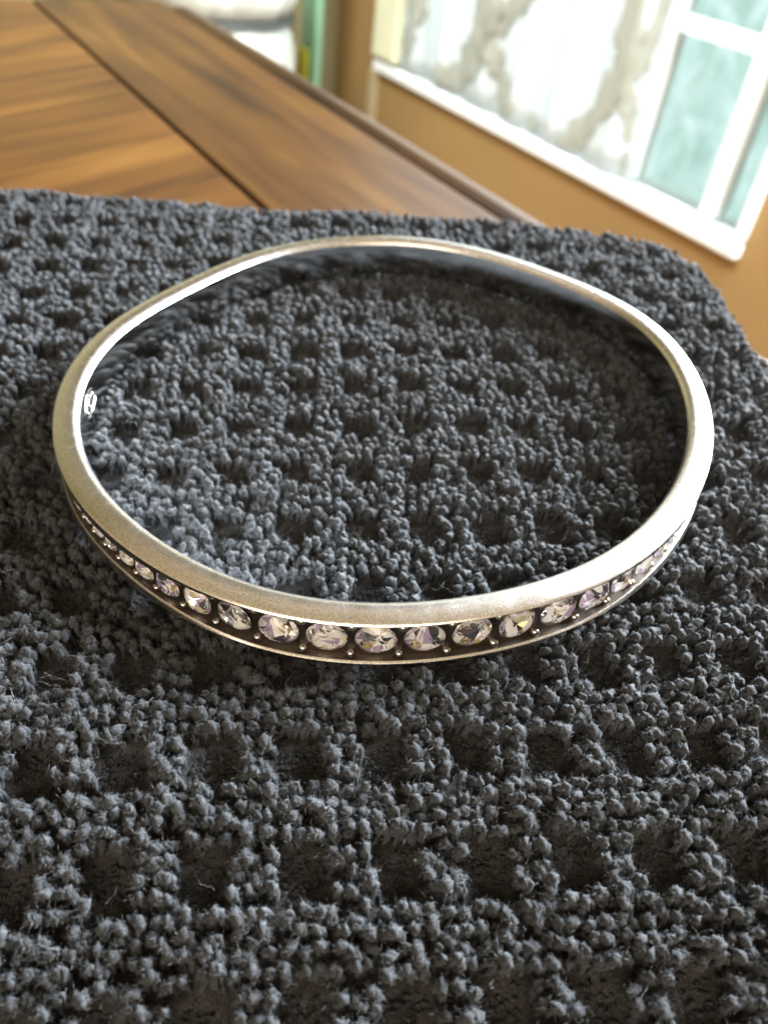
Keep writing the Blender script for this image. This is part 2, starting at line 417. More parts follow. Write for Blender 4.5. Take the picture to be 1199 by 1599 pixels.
gp = empty('green_board', Matrix.Identity(4), label='upright green plastic board with yellow lower corner beside the white sack', category='board')
s_, d_ = -1.962 * k, k
room_boxes('panel', [((-1.745, d_, -0.74), (-1.680, d_ + 0.02, 0.12))], M_GREEN, gp, 0.006)
room_boxes('yellow_corner', [((-1.747, d_ - 0.006, -0.42), (-1.706, d_ - 0.0005, -0.305))], M_YELLOW, gp, 0.002, label='yellow lower corner piece')

# ------------------------------------------------------------------ the bangle
CO = [33.198, 0.038, -0.049, -0.905, 0.839, 0.129, -0.315, 0.296, 0.298, -0.200, 0.148, -0.030, 0.050, -0.050, 0.013, 0.001, -0.085]
def contour_r(a):
    r_ = CO[0] + 0 * a
    for k in range(1, 9): r_ = r_ + CO[2 * k - 1] * np.cos(k * a) + CO[2 * k] * np.sin(k * a)
    return r_
NA = 2880
AA = np.linspace(0, 2 * np.pi, NA + 1)
PX = contour_r(AA) * np.cos(AA); PY = contour_r(AA) * np.sin(AA)
dx, dy = np.gradient(PX), np.gradient(PY)
dx[0] = dx[-1] = (PX[1] - PX[-2]) / 2; dy[0] = dy[-1] = (PY[1] - PY[-2]) / 2
LL = np.hypot(dx, dy); NX, NY = dy / LL, -dx / LL
OM = 2.0     # arc length is counted on the line this far out
ox, oy = PX + NX * OM, PY + NY * OM
ARC = np.concatenate([[0], np.cumsum(np.hypot(np.diff(ox), np.diff(oy)))])
PER = ARC[-1]
def ring_pt(s, off, z):
    """arc length s, outward offset, height -> ring frame (mm)"""
    s, off, z = np.broadcast_arrays(np.asarray(s, float), np.asarray(off, float), np.asarray(z, float))
    sm = np.mod(s, PER)
    x = np.interp(sm, ARC, PX); y = np.interp(sm, ARC, PY); nx = np.interp(sm, ARC, NX); ny = np.interp(sm, ARC, NY)
    return np.stack([x + nx * off, y + ny * off, z], -1)
def ring_offset(x, y):
    a = np.arctan2(y, x); return np.hypot(x, y) - contour_r(a)

RM = Matrix.Identity(4)
for r in range(3):
    for c in range(3): RM[r][c] = R_RING[r, c]
    RM[r][3] = RING_BASE[r]
bangle = empty('bangle', RM, label='silver oval bangle set with round clear crystals lying on the dark towel', category='bangle')

def sweep(strips, n=720):
    s = np.arange(n) / n * PER
    vs_, qs, base = [], [], 0
    for st in strips:
        st = np.array(st, float); m_ = len(st)
        v = ring_pt(s[:, None], st[None, :, 0], st[None, :, 1]).reshape(-1, 3)
        i, j = np.meshgrid(np.arange(n), np.arange(m_ - 1), indexing='ij'); i2 = (i + 1) % n
        q = np.stack([i * m_ + j, i2 * m_ + j, i2 * m_ + j + 1, i * m_ + j + 1], -1).reshape(-1, 4) + base
        vs_.append(v); qs.append(q[:, ::-1]); base += len(v)
    return np.concatenate(vs_), np.concatenate(qs)
def smooth_curve(pts, n):
    pts = np.array(pts, float); t = np.linspace(0, 1, len(pts)); tt = np.linspace(0, 1, n)
    # Catmull-Rom
    P = np.vstack([2 * pts[0] - pts[1], pts, 2 * pts[-1] - pts[-2]])
    out = []
    for x in tt * (len(pts) - 1):
        i = min(int(x), len(pts) - 2); f = x - i
        p0, p1, p2, p3 = P[i], P[i + 1], P[i + 2], P[i + 3]
        out.append(0.5 * (2 * p1 + (p2 - p0) * f + (2 * p0 - 5 * p1 + 4 * p2 - p3) * f * f + (3 * p1 - p0 - 3 * p2 + p3) * f ** 3))
    return np.array(out)
CH0, CH1, FLOOR_O = 0.54, 4.70, 1.95
top = smooth_curve([(0.24, 5.05), (0.42, 5.15), (0.75, 5.27), (1.35, 5.30), (1.95, 5.20), (2.40, 5.00), (2.60, 4.82)], 26)
CENTRE = np.interp(np.radians(276.0), AA, ARC)                # the largest stones sit here; they shrink towards both sides
ZC = 0.5 * (CH0 + CH1)
def grade(s):
    d = np.abs(np.mod(np.asarray(s, float) - CENTRE + PER / 2, PER) - PER / 2)
    t = np.clip((d - 12.0) / 20.0, 0, 1)
    return 1.0 - 0.44 * t * t * (3 - 2 * t)
def half_h(s): return (CH1 - CH0) / 2 * (0.10 + 0.90 * grade(s))
def sweep_var(fn, n=720):
    """fn(s) -> list of (offset, z) arrays along the section"""
    s = np.arange(n) / n * PER
    sec = fn(s); m_ = len(sec)
    v = np.stack([ring_pt(s, o, z) for o, z in sec], 1).reshape(-1, 3)
    i, j = np.meshgrid(np.arange(n), np.arange(m_ - 1), indexing='ij'); i2 = (i + 1) % n
    q = np.stack([i * m_ + j, i2 * m_ + j, i2 * m_ + j + 1, i * m_ + j + 1], -1).reshape(-1, 4)
    return v, q[:, ::-1]
bot = smooth_curve([(2.74, 0.42), (2.77, 0.34), (2.70, 0.22), (2.35, 0.08), (1.60, 0.0), (0.80, 0.0), (0.30, 0.10), (0.0, 0.35)], 24)
pieces = [sweep([[(0.0, 4.70), (0.12, 4.90), (0.24, 5.05)], top, bot]),
          sweep_var(lambda s: [(2.60, 4.82), (2.62, np.minimum(4.78, ZC + half_h(s) + 0.07)), (2.57, ZC + half_h(s))]),
          sweep_var(lambda s: [(2.57, ZC - half_h(s)), (2.62, ZC - half_h(s) - 0.03), (2.74, 0.42)])]
vs_, qs, base = [], [], 0
for v, q in pieces: vs_.append(v); qs.append(q + base); base += len(v)
v_, q_ = np.concatenate(vs_), np.concatenate(qs)
link('band', np_mesh('band', v_ * MM, quads=q_, mats=[M_SILVER]), bangle, label='rounded brushed silver rim')
v_, q_ = sweep([smooth_curve([(0.0, 0.35), (-0.05, 1.5), (-0.06, 2.6), (-0.05, 3.7), (0.0, 4.70)], 16)])
link('inner_wall', np_mesh('inner_wall', v_ * MM, quads=q_, mats=[M_SILVER_IN]), bangle, label='polished inner face reflecting the towel')

vs_, qs, base = [], [], 0
for fn in (lambda s: [(2.57, ZC + half_h(s)), (FLOOR_O, ZC + half_h(s) - 0.01)], lambda s: [(FLOOR_O, ZC - half_h(s) + 0.01), (2.57, ZC - half_h(s))]):
    v, q = sweep_var(fn); vs_.append(v); qs.append(q + base); base += len(v)
link('channel_wall', np_mesh('channel_wall', np.concatenate(vs_) * MM, quads=np.concatenate(qs), mats=[M_OXID]), bangle, label='dark oxidised sides of the stone channel')
SR, PITCH0 = 1.70, 3.97
s0 = np.interp(np.radians(269.75), AA, ARC)
# stone seats from the front outwards in both directions; the two rows meet at the back
fw, pos = [], s0
while pos < s0 + PER / 2 - 1.2:
    fw.append((pos, PITCH0 * grade(pos))); nxt = pos + PITCH0 * grade(pos); pos = pos + 0.5 * (PITCH0 * grade(pos) + PITCH0 * grade(nxt))
bw, pos = [], s0
while True:
    nxt = pos - PITCH0 * grade(pos); pos = pos - 0.5 * (PITCH0 * grade(pos) + PITCH0 * grade(nxt))
    if pos < s0 - PER / 2 + 0.2: break
    bw.append((pos, PITCH0 * grade(pos)))
SEATS = sorted(fw + bw)
BOUND = [0.5 * (a[0] + b_[0]) for a, b_ in zip(SEATS, SEATS[1:] + [(SEATS[0][0] + PER, 0)])]
NST = len(SEATS)
# oxidised channel floor with one round seat per stone
vs_, qs, base = [], [], 0
na = 48
ang = np.arange(na) / na * 2 * np.pi
cx_, cz_ = np.cos(ang), np.sin(ang)
for i in range(NST):
    s, pit = SEATS[i]
    k = pit / PITCH0
    lo, hi = (BOUND[i - 1] if i else BOUND[-1] - PER) - s, BOUND[i] - s
    hh = float(half_h(s))
    hx = np.where(cx_ > 0, hi, -lo)
    kk = np.minimum(hx / np.maximum(np.abs(cx_), 1e-6), hh / np.maximum(np.abs(cz_), 1e-6))
    bx_, bz_ = cx_ * kk, cz_ * kk
    for X in (lo, hi):                                           # snap the nearest directions to the corners
        for Z in (-hh, hh):
            c_ = np.argmin((bx_ - X) ** 2 + (bz_ - Z) ** 2); bx_[c_], bz_[c_] = X, Z
    bz_ = np.where(np.abs(bz_) > hh - 1e-6, np.sign(bz_) * half_h(s + bx_), bz_)
    rad = min(SR * k, hh - 0.12)
    rings_ = [(bx_, bz_, FLOOR_O), (cx_ * (rad + 0.02), cz_ * (rad + 0.02), FLOOR_O + 0.06), (cx_ * (rad - 0.06), cz_ * (rad - 0.06), FLOOR_O - 0.05), (cx_ * rad * 0.9, cz_ * rad * 0.9, 0.2)]
    for (x, z, o) in rings_:
        vs_.append(ring_pt(s + x, o, ZC + z))
    for r in range(len(rings_) - 1):
        j = np.arange(na); j2 = (j + 1) % na
        qs.append(np.stack([j, j2, na + j2, na + j], -1) + base + r * na)
    base += na * len(rings_)
link('channel_floor', np_mesh('channel_floor', np.concatenate(vs_) * MM, quads=np.concatenate(qs), mats=[M_OXID], smooth=False), bangle,
     label='dark oxidised channel around the stones')

def stone_mesh(seed):
    r_ = np.random.default_rng(seed)
    R = SR; rot = r_.uniform(0, np.pi / 4)
    g = 16
    ag = np.arange(g) / g * 2 * np.pi + rot
    a8 = np.arange(8) / 8 * 2 * np.pi + rot
    at = a8 + np.pi / 8
    V = []
    V += [(R * math.cos(a), R * math.sin(a), 0.0) for a in ag]                       # 0-15 girdle
    V += [(R * 0.80 * math.cos(a), R * 0.80 * math.sin(a), 0.36) for a in a8]         # 16-23 kite corners
    V += [(R * 0.50 * math.cos(a), R * 0.50 * math.sin(a), 0.62) for a in at]         # 24-31 table corners
    V += [(R * 0.97 * math.cos(a), R * 0.97 * math.sin(a), -0.10) for a in ag]         # 32-47 lower girdle
    V += [(R * 0.52 * math.cos(a), R * 0.52 * math.sin(a), -0.62) for a in at]         # 48-55 pavilion break
    V += [(0, 0, -1.0)]                                                                # 56 culet
    F, Mi = [], []
    F.append([24 + i for i in range(8)]); Mi.append(0)
    for i in range(8):
        n_ = (i + 1) % 8; p_ = (i - 1) % 8
        gi = 2 * i
        F.append([24 + p_, 16 + i, 24 + i]); Mi.append(0)                              # star
        F.append([16 + i, (gi + 1) % 16, 16 + n_, 24 + i]); Mi.append(0)               # kite
        F.append([16 + i, gi, (gi + 1) % 16]); Mi.append(0)
        F.append([16 + n_, (gi + 1) % 16, (gi + 2) % 16]); Mi.append(0)
    for j in range(16):
        j2 = (j + 1) % 16
        F.append([j, 32 + j, 32 + j2, j2]); Mi.append(0)
    for i in range(8):
        gi = 2 * i
        n_ = (i + 1) % 8; p_ = (i - 1) % 8
        F.append([32 + gi, 48 + i, 32 + (gi + 1) % 16]); Mi.append(1 + int(r_.choice(5, p=FP)))
        F.append([32 + gi, 48 + p_, 48 + i]); Mi.append(1 + int(r_.choice(5, p=FP)))
        F.append([32 + (gi + 1) % 16, 48 + i, 32 + (gi + 2) % 16]); Mi.append(1 + int(r_.choice(5, p=FP)))
        F.append([48 + i, 56, 48 + n_]); Mi.append(1 + int(r_.choice(5, p=FP)))
    V = np.array(V)
    V[48:56] += r_.normal(0, 1, (8, 3)) * np.array([0.16, 0.16, 0.09]); V[56, :2] += r_.normal(0, 0.38, 2)   # uneven cut
    V = V * MM
    me = bpy.data.meshes.new('crystal'); me.from_pydata(V.tolist(), [], F)
    for mt in [M_CRYS] + FOILS: me.materials.append(mt)
    me.polygons.foreach_set('material_index', Mi); me.update()
    import bmesh
    bm = bmesh.new(); bm.from_mesh(me); bmesh.ops.recalc_face_normals(bm, faces=bm.faces); bm.to_mesh(me); bm.free()
    return me
STONES = [stone_mesh(i) for i in range(14)]
def sphere_mesh(name, r, mat, seg=12, rg=8):
    vs_ = [[0, 0, r]]
    for i in range(1, rg):
        t = math.pi * i / rg
        for j in range(seg): vs_.append([r * math.sin(t) * math.cos(2 * math.pi * j / seg), r * math.sin(t) * math.sin(2 * math.pi * j / seg), r * math.cos(t)])
    vs_.append([0, 0, -r]); T, Q = [], []
    for j in range(seg):
        T.append([0, 1 + j, 1 + (j + 1) % seg]); b_ = 1 + (rg - 2) * seg; T.append([len(vs_) - 1, b_ + (j + 1) % seg, b_ + j])
        for i in range(rg - 2):
            p = 1 + i * seg; Q.append([p + j, p + seg + j, p + seg + (j + 1) % seg, p + (j + 1) % seg])
    return np_mesh(name, np.array(vs_), T, Q, [mat])
BEAD = sphere_mesh('bead', 0.36 * MM, M_BEAD)
def ring_frame(s, off, z):
    p = ring_pt(s, off, z); n_ = ring_pt(s, off + 1, z) - p; t = np.cross([0, 0, 1.0], n_)
    M_ = Matrix.Identity(4)
    for r in range(3):
        M_[r][0] = t[r]; M_[r][1] = (0, 0, 1.0)[r]; M_[r][2] = n_[r]; M_[r][3] = p[r] * MM
    return M_
for i in range(NST):
    s, pit = SEATS[i]
    hh = float(half_h(s)); k = min(SR * pit / PITCH0, hh - 0.12) / SR
    o = link('crystal', STONES[(i * 5) % 14], bangle)
    o.matrix_local = ring_frame(s, FLOOR_O + 0.04, ZC) @ Matrix.Rotation(rng.uniform(0, 6.28), 4, 'Z') @ Matrix.Rotation(rng.uniform(-.09, .09), 4, 'X') @ Matrix.Rotation(rng.uniform(-.09, .09), 4, 'Y') @ Matrix.Scale(k, 4)
    kb = 0.55 + 0.45 * k
    for sg in (-1, 1):
        o = link('bead', BEAD, bangle)
        hb = float(half_h(BOUND[i])) - 0.40 * kb
        o.matrix_local = ring_frame(BOUND[i] + rng.uniform(-.08, .08), FLOOR_O + 0.18, ZC + sg * hb + rng.uniform(-.05, .05)) @ Matrix.Diagonal((1.15 * kb, kb, kb, 1))
# worn stamp inside the band on the left
def tube(path, r, sides=6, closed=False):
    path = np.array(path, float); n_ = len(path)
    tg = np.gradient(path, axis=0)
    if closed: tg = np.roll(path, -1, 0) - np.roll(path, 1, 0)
    tg /= np.linalg.norm(tg, axis=1)[:, None] + 1e-12
    up = np.where(np.abs(tg[:, 2:3]) > 0.9, [[1.0, 0, 0]], [[0, 0, 1.0]])
    b1 = np.cross(tg, up); b1 /= np.linalg.norm(b1, axis=1)[:, None]; b2 = np.cross(tg, b1)
    a = np.arange(sides) / sides * 2 * np.pi
    rr = np.broadcast_to(np.asarray(r, float), (n_,))
    v = path[:, None] + rr[:, None, None] * (np.cos(a)[None, :, None] * b1[:, None] + np.sin(a)[None, :, None] * b2[:, None])
    m_ = n_ if closed else n_ - 1
    i, j = np.meshgrid(np.arange(m_), np.arange(sides), indexing='ij'); i2 = (i + 1) % n_; j2 = (j + 1) % sides
    q = np.stack([i * sides + j, i * sides + j2, i2 * sides + j2, i2 * sides + j], -1).reshape(-1, 4)
    return v.reshape(-1, 3), q
sh = np.interp(np.radians(191.0), AA, ARC)
t = np.linspace(0, 2 * np.pi, 40, endpoint=False)
parts_v, parts_q, base = [], [], 0
stamp_paths = [np.c_[2.7 * np.cos(t), 1.15 * np.sin(t)]]
for c0, ww, hh_ in ((-1.7, 0.35, 0.45), (-0.9, 0.30, 0.6), (-0.1, 0.36, 0.5), (0.7, 0.28, 0.6), (1.5, 0.36, 0.42)):
    stamp_paths.append(np.c_[c0 + ww * np.cos(t) + 0.08 * np.sin(2 * t), hh_ * np.sin(t) * (0.8 + 0.2 * np.cos(t))])
for pth in stamp_paths:
    p3 = ring_pt(sh + pth[:, 0], -0.07, 2.7 + pth[:, 1])
    v, q = tube(p3, 0.055, 6, True); parts_v.append(v); parts_q.append(q + base); base += len(v)
link('stamp', np_mesh('stamp', np.concatenate(parts_v) * MM, quads=np.concatenate(parts_q), mats=[M_SILVER_IN]), bangle,
     label='small raised oval stamp on the inner face')

# ------------------------------------------------------------------ the towel
towel = empty('towel', RM, label='folded charcoal grey waffle terry towel on the wooden table', category='towel')
XE, YE, RC, RHO = (-100.0, 44.5), (-92.0, 56.5), 15.0, 7.0
def towel_map(p, layer=0):
    """param plane (mm) -> position, normal in the towel frame; the rim rolls over as a fold"""
    x0, x1 = XE; y0, y1 = YE
    if layer == 1: x1 += 14.0; y1 -= 1.0; x0 -= 2; y0 -= 2
    cx, cy_ = (x0 + x1) / 2, (y0 + y1) / 2; hx, hy = (x1 - x0) / 2 - RC, (y1 - y0) / 2 - RC
    qx, qy = np.abs(p[:, 0] - cx) - hx, np.abs(p[:, 1] - cy_) - hy
    mx_, my_ = np.maximum(qx, 0), np.maximum(qy, 0)
    ln = np.hypot(mx_, my_)
    sd = ln + np.minimum(np.maximum(qx, qy), 0) - RC
    gx = np.where(ln > 0, mx_ / np.maximum(ln, 1e-9), 0) * np.sign(p[:, 0] - cx)
    gy = np.where(ln > 0, my_ / np.maximum(ln, 1e-9), 0) * np.sign(p[:, 1] - cy_)
    d = np.maximum(sd, 0)
    th = np.minimum(d / RHO, 2.75)
    ex = np.maximum(d - 2.75 * RHO, 0)
    out = RHO * np.sin(th) - ex; drop = RHO * (1 - np.cos(th))
    X = p[:, 0] - gx * d + gx * out; Y = p[:, 1] - gy * d + gy * out
    und = 0.35 * np.sin(p[:, 0] * 0.11 + 1.3) * np.cos(p[:, 1] * 0.09) + 0.22 * np.sin(p[:, 0] * 0.23 + p[:, 1] * 0.17)
    Rr_ = np.hypot(p[:, 0], p[:, 1]); und = und * np.clip(np.abs(Rr_ - 35) / 14, 0.25, 1) - 0.0006 * np.maximum(p[:, 1] - 35, 0) ** 2 \
          - 0.0085 * np.maximum(-41 - p[:, 1], 0) ** 2 - 0.0026 * np.maximum(-37 - p[:, 0], 0) ** 2 * np.clip((5 - p[:, 1]) / 30, 0, 1)  # dips at front and left added to turn the pile from the light
    Z = -drop + und - 14.2 * layer
    nrm = np.stack([gx * np.sin(th), gy * np.sin(th), np.cos(th)], -1)
    return np.stack([X, Y, Z], -1), nrm, d
# waffle pattern in the param plane
NCA, NCB, RA, RB = 6, 7, 3, 4      # loop columns and rows per waffle cell, and how many of them stand tall
PA, PB, PROT = 6.3, 8.2, math.radians(6.5)
CR, SRt = math.cos(PROT), math.sin(PROT)
def to_ab(x, y): return x * CR + y * SRt, -x * SRt + y * CR
def to_xy(a, b): return a * CR - b * SRt, a * SRt + b * CR
A0, B0 = to_ab(13.5, -43.4)
A0 -= PA * (RA + (NCA - RA - 1) / 2) / NCA; B0 -= PB * (RB + (NCB - RB - 1) / 2) / NCB
def ridge(x, y):
    a, b = to_ab(x, y)
    fa = np.mod((a - A0) / PA * NCA + 0.5, NCA); fb = np.mod((b - B0) / PB * NCB + 0.5, NCB)
    ra = np.clip((RA + 0.1 - fa) * 3, 0, 1) * np.clip((fa + 0.1) * 5, 0, 1); rb = np.clip((RB + 0.1 - fb) * 3, 0, 1) * np.clip((fb + .1) * 5, 0, 1)
    return np.maximum(ra, rb)
GZ = -1.85
def cloth_grid(layer, xr, yr, step):
    xs = np.arange(xr[0], xr[1], step); ys = np.arange(yr[0], yr[1], step)
    X, Y = np.meshgrid(xs, ys); p = np.c_[X.ravel(), Y.ravel()]
    P, n_, d = towel_map(p, layer)
    off = GZ + 0.15 * ridge(p[:, 0], p[:, 1]) + 0.14 * rng.standard_normal(len(p))
    off = np.where(d > 17, GZ, off)
    P = P + n_ * off[:, None]
    nx = len(xs); i = np.arange(len(ys) - 1)[:, None] * nx + np.arange(nx - 1)[None]
    q = np.stack([i, i + 1, i + nx + 1, i + nx], -1).reshape(-1, 4)
    return P, q
P, q = cloth_grid(0, (XE[0] - 21, XE[1] + 22), (YE[0] - 21, YE[1] + 22), 0.5)
link('ground_cloth', np_mesh('ground_cloth', P * MM, quads=q, mats=[M_GROUND]), towel, label='flat woven ground between the terry ridges')
P, q = cloth_grid(1, (XE[0] - 21, XE[1] + 35), (YE[0] - 21, YE[1] + 20), 1.2)
link('under_fold', np_mesh('under_fold', P * MM, quads=q, mats=[M_GROUND]), towel, label='lower folded layer of the towel')

# terry loops: an arch of two twisted plies with fuzz
def hair(base, direc, length, width, r_):
    direc = direc / np.linalg.norm(direc)
    side = np.cross(direc, r_.normal(size=3)); side /= np.linalg.norm(side)
    cl = np.cross(direc, side) * length * r_.uniform(-0.45, 0.45) + side * length * r_.uniform(-.3, .3)
    p0, p1, p2 = base, base + direc * length * 0.5 + cl * 0.25, base + direc * length + cl
    v = [p0 - side * width / 2, p0 + side * width / 2, p1 - side * width * .45, p1 + side * width * .45, p2]
    return np.array(v), np.array([[0, 1, 3], [0, 3, 2], [2, 3, 4]])
def loop_template(seed, segs, sides, nhair):
    r_ = np.random.default_rng(seed)
    H = r_.uniform(1.9, 2.3); W = r_.uniform(0.32, 0.48)
    t = np.linspace(0, 1, segs)
    ph = np.pi * (1 - t)
    path = np.c_[W * np.sign(np.cos(ph)) * np.abs(np.cos(ph)) ** 0.8, 0.12 * np.sin(2 * np.pi * t + r_.uniform(0, 6)), H * np.sin(np.pi * t) ** 0.55 - 0.35]
    path[:, 1] += r_.uniform(-.25, .25) * (path[:, 2] + .35); path[:, 0] += r_.uniform(-.15, .15) * (path[:, 2] + .35)
    twist = r_.uniform(3.2, 4.6) * np.pi; p0 = r_.uniform(0, 6.28)
    tg = np.gradient(path, axis=0); tg /= np.linalg.norm(tg, axis=1)[:, None]
    b1 = np.tile([[0, 1.0, 0]], (segs, 1)); b2 = np.cross(tg, b1); b2 /= np.linalg.norm(b2, axis=1)[:, None]
    V, T, base = [], [], 0
    for k in range(2):
        a = p0 + twist * t + k * np.pi
        pth = path + 0.17 * (np.cos(a)[:, None] * b1 + np.sin(a)[:, None] * b2)
        rad = 0.215 * (1 + 0.45 * np.sin(np.pi * t) ** 2) * (1 + 0.16 * r_.standard_normal(segs))
        v, q = tube(pth, rad, sides)
        v = v + 0.065 * r_.standard_normal(v.shape)
        V.append(v); T.append(np.concatenate([q[:, :3], q[:, [0, 2, 3]]]) + base); base += len(v)
    allv = np.concatenate(V); ctr = np.repeat(path, sides, 0); ctr = np.concatenate([ctr, ctr])
    nyarn = sum(len(x) for x in T)
    good = np.where(allv[:, 2] > 0.15)[0]
    i = r_.choice(good, nhair); b = allv[i]; b = b + (allv[r_.choice(good, nhair)] - b) * 0.0 + 0.05 * r_.standard_normal((nhair, 3))
    out = b - ctr[i]; out /= np.linalg.norm(out, axis=1)[:, None] + 1e-9
    rnd = r_.standard_normal((nhair, 3)); tang = np.cross(out, rnd); tang /= np.linalg.norm(tang, axis=1)[:, None]
    loose = r_.random(nhair) < 0.40
    L = np.where(loose, r_.uniform(0.30, 0.80, nhair), r_.uniform(0.25, 0.55, nhair))[:, None]
    d1 = tang + out * np.where(loose, r_.uniform(.3, 1.2, nhair), r_.uniform(0.25, 0.5, nhair))[:, None]
    d2 = tang + out * np.where(loose, r_.uniform(-.5, 1.0, nhair), r_.uniform(-0.5, -0.1, nhair))[:, None] + 0.5 * np.cross(tang, out) * r_.uniform(-1, 1, nhair)[:, None]
    sd = np.cross(d1, out + 0.6 * r_.standard_normal((nhair, 3))); sd /= np.linalg.norm(sd, axis=1)[:, None]
    w_ = np.where(loose, r_.uniform(.018, .032, nhair), r_.uniform(.03, .055, nhair))[:, None]
    m_ = b + d1 * L * 0.5; e_ = m_ + d2 * L * 0.5
    hv = np.stack([b, m_ - sd * w_ / 2, m_ + sd * w_ / 2, e_], 1).reshape(-1, 3)
    ht = (np.array([[0, 1, 2], [1, 3, 2]])[None] + (np.arange(nhair) * 4)[:, None, None]).reshape(-1, 3) + base
    V.append(hv); T.append(ht)
    T = np.concatenate(T)
    mi = np.zeros(len(T), int); mi[nyarn:] = 1
    return np.concatenate(V), T, mi
NV = 14
CLOSE = [loop_template(100 + i, 11, 5, 150) for i in range(NV)]
NEAR = [loop_template(100 + i, 10, 5, 80) for i in range(NV)]
MID = [loop_template(100 + i, 8, 5, 40) for i in range(NV)]
MINI = [loop_template(300 + i, 5, 3, 10) for i in range(NV)]
FAR = [loop_template(100 + i, 6, 3, 6) for i in range(NV)]

def project(Pw):
    r_ = (Pw - CAM) @ R_WORLD
    z = r_[:, 2]
    return 599.5 + F_PX * r_[:, 0] / np.maximum(z, 1e-6), 799.5 + F_PX * r_[:, 1] / np.maximum(z, 1e-6), z

def loop_sites(layer, xr, yr):
    na_, nb_ = PA / NCA, PB / NCB
    ia = np.arange(-140, 140); ib = np.arange(-120, 120)
    IA, IB = np.meshgrid(ia, ib); IA, IB = IA.ravel(), IB.ravel()
    tall = (np.mod(IA, NCA) < RA) | (np.mod(IB, NCB) < RB)
    # the flat squares carry rows of much smaller knots
    lo = ~tall
    gx = np.concatenate([IA[lo] + u_ for u_ in (-0.25, 0.25) for w_ in (-0.25, 0.25)])
    gy = np.concatenate([IB[lo] + w_ for u_ in (-0.25, 0.25) for w_ in (-0.25, 0.25)])
    IAf, IBf = np.concatenate([IA[tall], gx]).astype(float), np.concatenate([IB[tall], gy]).astype(float)
    sz = np.concatenate([np.ones(tall.sum()), np.full(len(gx), 0.4)])
    # loops crowd together on the ridges, so the squares between them stay open
    ca = np.mod(IAf + 0.5, NCA) - 0.5 - (RA - 1) / 2; cb = np.mod(IBf + 0.5, NCB) - 0.5 - (RB - 1) / 2
    IAf = np.where((sz == 1) & (ca <= RA / 2), IAf - 0.10 * ca, IAf); IBf = np.where((sz == 1) & (cb <= RB / 2), IBf - 0.10 * cb, IBf)
    a = A0 + IAf * na_ + rng.normal(0, 0.12, len(IAf)); b = B0 + IBf * nb_ + rng.normal(0, 0.13, len(IAf))
    # pairs of ridge columns lean together a little
    x, y = to_xy(a, b)
    x = x + 0.5 * np.sin(y * 0.07) + 0.3 * np.sin(x * .13 + 1); y = y + 0.6 * np.sin(x * 0.06 + 2)
    k = (x > xr[0]) & (x < xr[1]) & (y > yr[0]) & (y < yr[1])
    return np.c_[x[k], y[k], sz[k]]
def frames(nrm, n_):
    t1 = np.cross(np.tile([[0, 1.0, 0]], (n_, 1)), nrm); t1 /= np.maximum(np.linalg.norm(t1, axis=1), 1e-6)[:, None]
    t2 = np.cross(nrm, t1)
    return t1, t2
def place(sites, layer):
    sz = sites[:, 2]
    P, nrm, d = towel_map(sites, layer)
    keep = d < (17.0 if layer == 0 else 15.0)
    P, nrm, d, sz = P[keep], nrm[keep], d[keep], sz[keep]
    n_ = len(P)
    t1, t2 = frames(nrm, n_)
    yaw = rng.normal(0, 0.7, n_); lx = rng.normal(0, 0.10, n_); ly = rng.normal(-0.08, 0.10, n_)
    sc_ = rng.normal(0.86, 0.09, n_).clip(0.62, 1.1)
    hz = rng.normal(0.95, 0.10, n_).clip(0.7, 1.2) * np.where(P[:, 1] > 20, 0.92, 1.0)
    sc_ = sc_ * np.where(P[:, 1] > 5, 1.08, 1.0)
    # squash the loops that carry the band
    if layer == 0:
        o = ring_offset(P[:, 0], P[:, 1])
        under = (o > -0.7) & (o < 3.3)
        hz = np.where(under, np.minimum(hz, 1.0) * 0.74, hz)
        near_ = under & (np.abs(nrm[:, 2]) > 0.9)
        ly = np.where(near_, ly * 0.5, ly)
    hz = hz * np.where(sz < 1, rng.uniform(0.05, 0.12, n_), 1.0); sc_ = sc_ * np.where(sz < 1, 0.5, 1.0)
    zx = nrm + lx[:, None] * t1 + ly[:, None] * t2; zx /= np.linalg.norm(zx, axis=1)[:, None]
    c, s = np.cos(yaw)[:, None], np.sin(yaw)[:, None]
    xx = c * t1 + s * t2; yx = np.cross(zx, xx); yx /= np.linalg.norm(yx, axis=1)[:, None]; xx = np.cross(yx, zx)
    M_ = np.stack([xx * sc_[:, None], yx * sc_[:, None], zx * hz[:, None]], -1)      # columns
    Pb = P + nrm * (GZ + np.where(sz < 1, 0.06, 0.25))[:, None]
    return Pb, M_, sz
sites = loop_sites(0, (XE[0] - 16, XE[1] + 17), (YE[0] - 16, YE[1] + 17))
LP, LM, LS = place(sites, 0)
s1 = loop_sites(1, (XE[1] - 6, XE[1] + 29), (-40, YE[1] + 14))
LP1, LM1, LS1 = place(s1, 1)
LS = np.concatenate([LS, LS1])
LP = np.concatenate([LP, LP1]); LM = np.concatenate([LM, LM1])
Pw = (LP * MM) @ R_RING.T + RING_BASE
px, py, pz = project(Pw)
inside = (px > -60) & (px < 1260) & (py > 200) & (py < 1680) & (pz > 0)
var = rng.integers(0, NV, len(LP))
